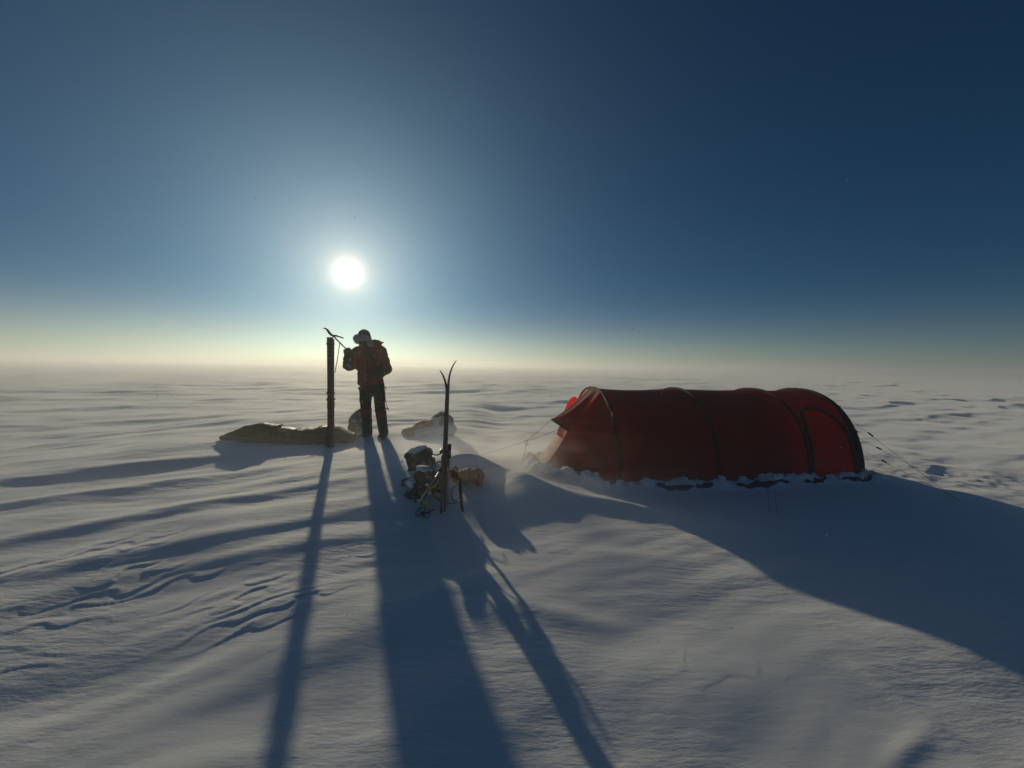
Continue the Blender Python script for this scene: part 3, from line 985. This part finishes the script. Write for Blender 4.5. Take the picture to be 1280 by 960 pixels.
# ------------------------------------------------------------------ long dark sled bag
sa, sb = gp(282, 549), gp(440, 551)
sc = (sa + sb) / 2
ang = math.atan2(sb.y - sa.y, sb.x - sa.x); L = (sb - sa).length
zs = min(sa.z, sb.z, sc.z)
sled = thing('loaded_sled', 'long low sled under a dark green cover with a thin orange seam', 'sled', (sc.x, sc.y, zs - 0.01), ang)
hl = L / 2
topz = [(-hl - 0.06, 0.13), (-hl + 0.12, 0.20), (-hl + 0.35, 0.29), (-hl + 0.55, 0.325), (-hl + 0.78, 0.28), (-0.15, 0.245), (0.1, 0.22), (0.35, 0.245), (0.65, 0.275), (hl - 0.3, 0.26), (hl + 0.05, 0.14)]
cover_v, cover_f = [], []
def top_at(x):
    for (xa, za), (xb, zb) in zip(topz, topz[1:]):
        if x <= xb:
            q = (x - xa) / (xb - xa); q = q * q * (3 - 2 * q)
            return za + (zb - za) * q
    return topz[-1][1]
nx, na = 90, 28
for i in range(nx + 1):
    s_ = i / nx
    x = -hl - 0.06 + (2 * hl + 0.11) * s_
    tz = top_at(x)
    w = 0.27 * min(1, 0.25 + 2.6 * s_ ** 0.8) * min(1, 0.45 + 4 * (1 - s_))
    bz = 0.10 * max(0, 1 - s_ / 0.10) ** 1.4
    for j in range(na + 1):
        a = math.pi * j / na
        cy, cz = -math.cos(a), math.sin(a)
        yy = w * math.copysign(abs(cy) ** 0.7, cy)
        zz = bz + (tz - bz) * cz ** 0.75
        wr = 0.016 * float(gn(x * 2.2, j / 5.0, 90)) + 0.011 * float(gn(x * 7 + 0.8 * cz, j / 3.0, 91)) + 0.006 * float(gn(x * 15, j / 2.0, 92))
        cover_v.append((x, yy + cy * wr, max(bz, zz + cz * wr * 1.6)))
for i in range(nx):
    for j in range(na):
        k_ = i * (na + 1) + j
        cover_f.append((k_, k_ + 1, k_ + na + 2, k_ + na + 1))
cover_f.append(tuple(range(na + 1))); cover_f.append(tuple(nx * (na + 1) + j for j in range(na, -1, -1)))
cover = pyd('cover', cover_v, cover_f, 'bag_dark', sled)
tube('orange_seam', bez([(-hl - 0.03, -0.07, 0.145), (-hl + 0.3, -0.25, 0.14), (-0.2, -0.278, 0.12), (0.5, -0.278, 0.115), (hl - 0.2, -0.26, 0.12)], 10), 0.006, 'orange', sled, 5)
blob('hull', [('box', (0.06, 0, 0.02), (hl * 0.92, 0.22, 0.03)), ('cap', (-hl + 0.14, -0.10, 0.05), (-hl + 0.14, 0.10, 0.05), 0.05, 0.05)], 0.02, 'ski_base', sled, 3)
for x in (-hl + 0.78, 0.1, hl - 0.5):
    tz = top_at(x)
    tube('lashing', [(x, -0.282 * math.copysign(abs(math.cos(a)) ** 0.7, math.cos(a)), (tz + 0.008) * math.sin(a) ** 0.75) for a in [math.pi * i / 20 for i in range(21)]], 0.008, 'black', sled, 5)

# upright bag leaning behind it
gb = gp(441, 541)
gbag = thing('duffel_bag', "grey snow-dusted duffel standing on end behind the person's legs", 'bag', (gb.x, gb.y + 0.25, gb.z - 0.02))
blob('bag_body', [('ell', (0.02, 0, 0.18), (0.20, 0.15, 0.25), (0, 0.35, 0)), ('ell', (0.08, 0, 0.32), (0.13, 0.12, 0.14)), ('box', (0.02, 0, 0.08), (0.17, 0.12, 0.09))], 0.018, 'bag_grey', gbag, 5, disp=0.05, dscale=0.12)
tube('grab_loop', bez([(0.02, -0.12, 0.36), (0.06, -0.17, 0.41), (0.12, -0.12, 0.40)], 6), 0.010, 'black', gbag, 6)

# ------------------------------------------------------------------ half-buried sled behind the skis
fs_ = gp(530, 546)
fsl = thing('snowy_sled', 'low sled half drifted over, brown and pink cloth under fresh snow', 'sled', (fs_.x + 0.02, fs_.y + 0.30, fs_.z - 0.02), R(18))
blob('load', [('ell', (0.27, 0.1, 0.20), (0.22, 0.24, 0.22)), ('ell', (0.0, 0.02, 0.13), (0.30, 0.24, 0.15)), ('ell', (-0.28, 0, 0.08), (0.22, 0.2, 0.08)), ('box', (0.02, 0, 0.05), (0.42, 0.22, 0.05))], 0.018, 'bag_brown', fsl, 4, disp=0.06, dscale=0.10)
blob('snow_cover', [('ell', (0.02, -0.16, 0.10), (0.34, 0.14, 0.10), (0, -0.12, 0)), ('ell', (0.10, 0.0, 0.22), (0.24, 0.14, 0.08), (0, -0.55, 0)), ('ell', (0.38, -0.14, 0.12), (0.14, 0.12, 0.12))], 0.018, 'snow', fsl, 5, disp=0.05, dscale=0.12)
for x0, x1, z in ((-0.22, -0.10, 0.175), (-0.08, 0.0, 0.215)):
    blob('pink_fold', [('cap', (x0, -0.14, z), (x1, -0.15, z + 0.05), 0.022, 0.018)], 0.008, 'pink', fsl, 2, disp=0.01, dscale=0.03)
tube('loose_cord', bez([(-0.40, -0.1, 0.10), (-0.33, -0.14, 0.16), (-0.25, -0.1, 0.18), (-0.2, -0.12, 0.22)], 6), 0.007, 'black', fsl, 5)

# ------------------------------------------------------------------ gear pile
# sled under the pile: only its end stands clear of the drift
d = at_y(574, 604, 4.34)
pul = thing('drifted_sled', 'grey sled end sticking out of a drift under the red bag', 'sled', (d.x, d.y, d.z - 0.10), R(-12))
hv, hf = [], []
nx, nyy = 20, 10
for i in range(nx + 1):
    s_ = i / nx
    x = (s_ - 0.5) * 0.56
    w = 0.20 * (1 - 0.35 * abs(2 * s_ - 1) ** 4)
    for j in range(nyy + 1):
        a = math.pi * j / nyy
        hv.append((x, -w * math.cos(a), 0.10 - 0.20 * math.sin(a) ** 0.6))
for i in range(nx):
    for j in range(nyy):
        hf.append((i * (nyy + 1) + j, (i + 1) * (nyy + 1) + j, (i + 1) * (nyy + 1) + j + 1, i * (nyy + 1) + j + 1))
hull = pyd('hull', hv, hf, 'hull', pul)
sm = hull.modifiers.new('s', 'SOLIDIFY'); sm.thickness = 0.008
for sgn in (-1, 1):
    tube('rim', [((s_ - 0.5) * 0.56, sgn * 0.20 * (1 - 0.35 * abs(2 * s_ - 1) ** 4), 0.102) for s_ in [i / 20 for i in range(21)]], 0.008, 'alu', pul, 6)
blob('packed_snow', [('ell', (0.0, 0, 0.08), (0.27, 0.19, 0.045))], 0.012, 'snow', pul, 3, disp=0.03, dscale=0.06)

d = at_y(588, 601, 4.22)
rb = thing('red_bag', 'crumpled red stuff bag lying on the drifted sled beside the skis', 'bag', (d.x, d.y, d.z - 0.02), 0.1)
blob('bag_body', [('ell', (-0.01, -0.03, 0.085), (0.13, 0.12, 0.075)), ('ell', (0.085, -0.03, 0.07), (0.06, 0.10, 0.095)), ('ell', (-0.08, 0.0, 0.06), (0.08, 0.10, 0.06))], 0.010, 'bag_red', rb, 3, disp=0.05, dscale=0.05, disp2=0.02, d2scale=0.02)
tube('draw_cord', bez([(0.12, -0.05, 0.02), (0.13, -0.07, -0.02), (0.11, -0.08, -0.05)], 5), 0.006, 'bag_red', rb, 5)
d = gp(541, 608)
bb = thing('brown_bundle', 'brown folded cloth bundle behind the planted skis', 'bundle', (d.x, d.y + 0.10, d.z - 0.03), 0.4)
blob('cloth_fold', [('ell', (0, 0, 0.08), (0.13, 0.13, 0.13)), ('ell', (0.09, 0.02, 0.14), (0.08, 0.1, 0.08)), ('ell', (-0.09, 0, 0.04), (0.08, 0.1, 0.09))], 0.011, 'bag_brown', bb, 3, disp=0.06, dscale=0.06, disp2=0.02, d2scale=0.02)
tube('tie_cord', bez([(-0.10, -0.08, 0.08), (0.0, -0.13, 0.10), (0.1, -0.10, 0.12)], 6), 0.006, 'black', bb, 5)
d = gp(525, 588)
ob = thing('olive_bag', 'dark olive bag dusted with snow at the top of the gear pile', 'bag', (d.x, d.y + 0.10, d.z - 0.03), 0.2)
blob('bag_body', [('ell', (-0.03, 0, 0.10), (0.15, 0.13, 0.13)), ('ell', (-0.12, 0, 0.16), (0.07, 0.1, 0.09)), ('ell', (0.03, 0, 0.19), (0.10, 0.10, 0.08)), ('box', (0.0, 0, 0.02), (0.15, 0.11, 0.10))], 0.012, 'olive_bag', ob, 3, disp=0.06, dscale=0.08, disp2=0.02, d2scale=0.025)
tube('strap', bez([(0.02, -0.1, 0.25), (0.10, -0.13, 0.22), (0.18, -0.10, 0.19), (0.26, -0.06, 0.23), (0.30, -0.04, 0.20)], 7), 0.014, 'black', ob, 6, flat=0.4)
tube('buckle_loop', bez([(0.15, -0.12, 0.08), (0.20, -0.14, 0.12), (0.27, -0.12, 0.08)], 6), 0.009, 'olive', ob, 6)
blob('snow_cap', [('ell', (-0.06, -0.02, 0.245), (0.12, 0.09, 0.035), (0, -0.3, 0))], 0.010, 'snow', ob, 3, disp=0.02, dscale=0.05)

d = gp(521, 626)
db = thing('dark_sack', 'dark sagging sack under the olive bag in the gear pile', 'sack', (d.x, d.y + 0.12, d.z - 0.04), 0.3)
blob('sack_body', [('ell', (0, 0, 0.15), (0.10, 0.11, 0.17), (0, 0.2, 0)), ('ell', (0.06, 0, 0.24), (0.10, 0.1, 0.11)), ('ell', (-0.04, 0, 0.05), (0.10, 0.1, 0.10))], 0.012, 'olive_bag', db, 3, disp=0.05, dscale=0.07, disp2=0.02, d2scale=0.02)
blob('snow_cap', [('ell', (0.05, 0.0, 0.325), (0.09, 0.08, 0.03), (0, 0.25, 0)), ('ell', (-0.08, -0.05, 0.20), (0.05, 0.06, 0.05))], 0.010, 'snow', db, 3, disp=0.025, dscale=0.05)
ribbon('strap', bez([(-0.06, -0.125, 0.22), (-0.04, -0.14, 0.12), (-0.05, -0.13, 0.0)], 6), (1, 0, 0), 0.025, 'black', db, 0.006)

for px_, py_, rr_, lab_ in ((512, 606, 0.05, 'loose dark cord loops lying against the sack in the gear pile'), (548, 622, 0.045, 'olive cord loops tangled at the foot of the planted skis')):
    d = gp(px_, py_)
    cl = thing('cord_coil', lab_, 'cord', (d.x, d.y, d.z + 0.03))
    rc = random.Random(px_)
    tube('coil', bez([(rr_ * 1.4 * math.cos(a) + rc.uniform(-0.02, 0.02), rc.uniform(-0.03, 0.01), rr_ * math.sin(a) + 0.02 * rc.random()) for a in [i * 1.25 for i in range(14)]], 4), 0.006, 'olive', cl, 5)

# pulling harness hung over the skis: yellow webbing, dark straps and buckles
hs = thing('pulling_harness', 'pulling harness of yellow and black webbing hung at the skis', 'harness', (base.x, base.y, base.z))
def HP(px, py, dy=-0.03):
    w = at_y(px, py, base.y + dy)
    return (w.x - base.x, dy, w.z - base.z)
ribbon('yellow_strap', bez([HP(534, 612), HP(539, 610), HP(545, 606), HP(548, 600)], 5), (0, 0.5, 0.8), 0.026, 'yellow', hs)
ribbon('yellow_strap', bez([HP(525, 628), HP(529, 631.5), HP(535, 630.5), HP(541, 624), HP(543, 614)], 6), (0, 0.6, 0.8), 0.024, 'yellow', hs)
ribbon('yellow_strap', bez([HP(563, 594, -0.05), HP(566, 600, -0.06), HP(572, 602, -0.06), HP(576, 597, -0.04)], 5), (0, 0.5, 0.8), 0.030, 'yellow', hs)
ribbon('yellow_strap', bez([HP(565, 586, 0.0), HP(569, 584, 0.0), HP(572, 588, 0.0), HP(571, 598, -0.03)], 5), (0.3, 0.6, 0.5), 0.024, 'yellow', hs)
ribbon('black_strap', bez([HP(575, 598, -0.05), HP(575.5, 612, -0.06), HP(576.5, 625, -0.07), HP(578, 640, -0.08)], 6), (1, 0, 0), 0.028, 'black', hs, 0.008)
tube('strap_loop', bez([HP(574, 604, -0.05), HP(568, 608, -0.06), HP(564, 616, -0.06), HP(566, 624, -0.06), HP(571, 625.5, -0.06), HP(575, 620, -0.06)], 6), 0.010, 'olive', hs, 6, flat=0.5)
tube('thin_cord', bez([HP(542, 620, 0.0), HP(549, 626, 0.0), HP(560, 629, 0.0), HP(575, 628, -0.03)], 6), 0.005, 'redpatch', hs, 5)
for px, py in ((533.5, 606), (522.5, 625), (537, 616)):
    p = Vector(HP(px, py, -0.05))
    bm = bmesh.new()
    bmesh.ops.create_cube(bm, size=1, matrix=Matrix.Translation(p) @ Matrix.Rotation(0.5, 4, 'Y') @ Matrix.Diagonal((0.026, 0.014, 0.022, 1)))
    bmesh.ops.bevel(bm, geom=bm.edges[:], offset=0.003, segments=1)
    bmobj('buckle', bm, 'alu', hs, smooth=False)
blob('hip_pad', [('cap', HP(566, 590, -0.01), HP(570, 597, -0.02), 0.030, 0.034)], 0.008, 'bag_red', hs, 2, disp=0.02, dscale=0.03)

# ski poles lying in the pile
def pole(name, a, b, label, basket):
    t = thing(name, label, 'ski pole', (base.x, base.y, base.z), 0, 'ski poles in the gear pile')
    a, b = Vector(a), Vector(b)
    tube('shaft', [a, b], 0.0085, 'alu', t, 8)
    tube('grip', [b, b + (b - a).normalized() * 0.13], 0.017, 'black', t, 8)
    if basket:
        c = a.lerp(b, 0.05)
        ringp = [c + Vector((0.045 * math.cos(q), 0.03 * math.sin(q), 0.03 * math.sin(q))) for q in [2 * math.pi * i / 18 for i in range(18)]]
        bk = tube('basket', ringp, 0.005, 'black', t, 6, closed=True)
        for i in range(0, 18, 3):
            tube('spoke', [c, ringp[i]], 0.008, 'black', bk, 5, flat=0.5)
    return t
pole('ski_pole', HP(523, 629, -0.10), HP(549, 590, 0.10), 'thin aluminium ski pole slanting out of the gear pile', False)
pole('ski_pole', HP(559.5, 634, 0.02), HP(561.5, 572, 0.06), 'aluminium ski pole standing against the planted skis', False)
# loose basket lying in the snow below
bkp = gp(529, 644)
bt = thing('pole_basket', 'dark star-shaped ski pole basket poking out of the snow', 'basket', (bkp.x, bkp.y, bkp.z + 0.03))
rp = [Vector((0.065 * math.cos(q), -0.01 + 0.02 * math.sin(q), 0.045 * math.sin(q))) for q in [2 * math.pi * i / 20 for i in range(20)]]
tube('ring', rp, 0.004, 'black', bt, 6, closed=True)
for i in range(0, 20, 4):
    tube('arm', [(0, -0.01, 0), rp[i] * 0.9], [0.016, 0.006], 'black', bt, 6, flat=0.5)
tube('ferrule', [(0.02, -0.01, 0), (0.10, 0.0, 0.035)], [0.012, 0.008], 'black', bt, 6)

# ------------------------------------------------------------------ haze: the drifting snow in the air
def haze_build(t, o):
    v = t.nodes.new("ShaderNodeVolumePrincipled")
    v.inputs['Color'].default_value = (0.97, 0.97, 0.97, 1)
    v.inputs['Density'].default_value = HAZE_D
    v.inputs['Anisotropy'].default_value = 0.52
    t.links.new(v.outputs[0], o.inputs['Volume'])
HAZE_D = 0.0055
bm = bmesh.new()
bmesh.ops.create_cube(bm, size=1, matrix=Matrix.Translation((0, 0, 0.5)) @ Matrix.Diagonal((6400, 6400, 7.0, 1)))
hz = bmobj('haze', bm, material('haze', haze_build), smooth=False)
hz['kind'] = 'stuff'
hz['label'] = 'thin haze of drifting snow over the plain'


# thin sheet of snow drifting over the whole plain, knee deep
def sheet_build(t, o):
    v = t.nodes.new("ShaderNodeVolumePrincipled")
    v.inputs['Color'].default_value = (0.97, 0.97, 0.97, 1)
    v.inputs['Density'].default_value = 0.018
    v.inputs['Anisotropy'].default_value = 0.5
    t.links.new(v.outputs[0], o.inputs['Volume'])
bm = bmesh.new()
bmesh.ops.create_cube(bm, size=1, matrix=Matrix.Translation((0, 0, -0.7)) @ Matrix.Diagonal((6300, 6300, 2.3, 1)))
sh = bmobj('drifting_snow', bm, material('drifting_snow', sheet_build), smooth=False)
sh['kind'] = 'stuff'
sh['label'] = 'low sheet of snow drifting across the plain'

# snow blown along the ground in wisps
def drift_build(t, o):
    g = t.nodes.new("ShaderNodeNewGeometry")
    sep = t.nodes.new("ShaderNodeSeparateXYZ")
    t.links.new(g.outputs['Position'], sep.inputs[0])
    mp = t.nodes.new("ShaderNodeMapping")
    mp.inputs['Rotation'].default_value = (0, 0, -WIND)
    mp.inputs['Scale'].default_value = (0.55, 1.5, 2.6)
    t.links.new(g.outputs['Position'], mp.inputs['Vector'])
    n = t.nodes.new("ShaderNodeTexNoise")
    n.inputs['Scale'].default_value = 0.9; n.inputs['Detail'].default_value = 3; n.inputs['Roughness'].default_value = 0.6
    n.inputs['Distortion'].default_value = 0.6
    t.links.new(mp.outputs[0], n.inputs['Vector'])
    r1 = t.nodes.new("ShaderNodeMapRange"); r1.inputs[1].default_value = 0.45; r1.inputs[2].default_value = 0.75
    t.links.new(n.outputs['Fac'], r1.inputs[0])
    def mm(op, a, b):
        k = t.nodes.new("ShaderNodeMath"); k.operation = op
        for i, v in enumerate((a, b)):
            if isinstance(v, (int, float)): k.inputs[i].default_value = v
            else: t.links.new(v, k.inputs[i])
        return k.outputs[0]
    fall = mm('EXPONENT', mm('MULTIPLY', mm('MAXIMUM', sep.outputs['Z'], 0.0), -4.2), 0)
    dx = mm('MULTIPLY', mm('ADD', sep.outputs['X'], -0.15), 1 / 1.25); dy = mm('MULTIPLY', mm('ADD', sep.outputs['Y'], -5.3), 1 / 0.95)
    near = mm('EXPONENT', mm('MULTIPLY', mm('ADD', mm('MULTIPLY', dx, dx), mm('MULTIPLY', dy, dy)), -1.0), 0)
    den = mm('MULTIPLY', mm('MULTIPLY', r1.outputs[0], fall), mm('ADD', mm('MULTIPLY', near, 6.5), DRIFT_D))
    v = t.nodes.new("ShaderNodeVolumePrincipled")
    v.inputs['Color'].default_value = (0.97, 0.97, 0.97, 1)
    v.inputs['Anisotropy'].default_value = 0.52
    t.links.new(den, v.inputs['Density'])
    t.links.new(v.outputs[0], o.inputs['Volume'])
DRIFT_D = 0.20
bm = bmesh.new()
bmesh.ops.create_cube(bm, size=1, matrix=Matrix.Translation((-0.8, 5.6, 0.2)) @ Matrix.Diagonal((11, 6.2, 1.1, 1)))
dm = material('snow_wisps', drift_build)
dm.cycles.volume_step_rate = 0.30
dr = bmobj('snow_wisps', bm, dm, smooth=False)
dr['kind'] = 'stuff'
dr['label'] = 'wisps of snow blowing low over the ground'


# ice crystals hanging in the air
rf = random.Random(21)
fv, ff = [], []
for i in range(520):
    y = rf.uniform(1.2, 6.0)
    c = Vector((rf.uniform(-1.15, 1.0) * y, y, rf.uniform(0.15, 1.6 + 0.45 * y) if rf.random() < 0.7 else rf.uniform(0.1, 0.9)))
    if c.z > 3.0: c.z = rf.uniform(1.0, 3.0)
    r_ = rf.uniform(0.0012, 0.0028)
    b_ = len(fv)
    ax = Vector((rf.gauss(0, 1), rf.gauss(0, 1), rf.gauss(0, 1))).normalized()
    e1_ = ax.orthogonal().normalized(); e2_ = ax.cross(e1_)
    for q in range(6):
        fv.append(c + (e1_ * math.cos(q * math.pi / 3) + e2_ * math.sin(q * math.pi / 3)) * r_)
    fv += [c + ax * r_ * 0.35, c - ax * r_ * 0.35]
    for q in range(6):
        ff.append((b_ + q, b_ + (q + 1) % 6, b_ + 6)); ff.append((b_ + (q + 1) % 6, b_ + q, b_ + 7))
fl = pyd('airborne_snow', fv, ff, 'snow', None, smooth=False)
fl['kind'] = 'stuff'
fl['label'] = 'tiny snow crystals blowing through the air'
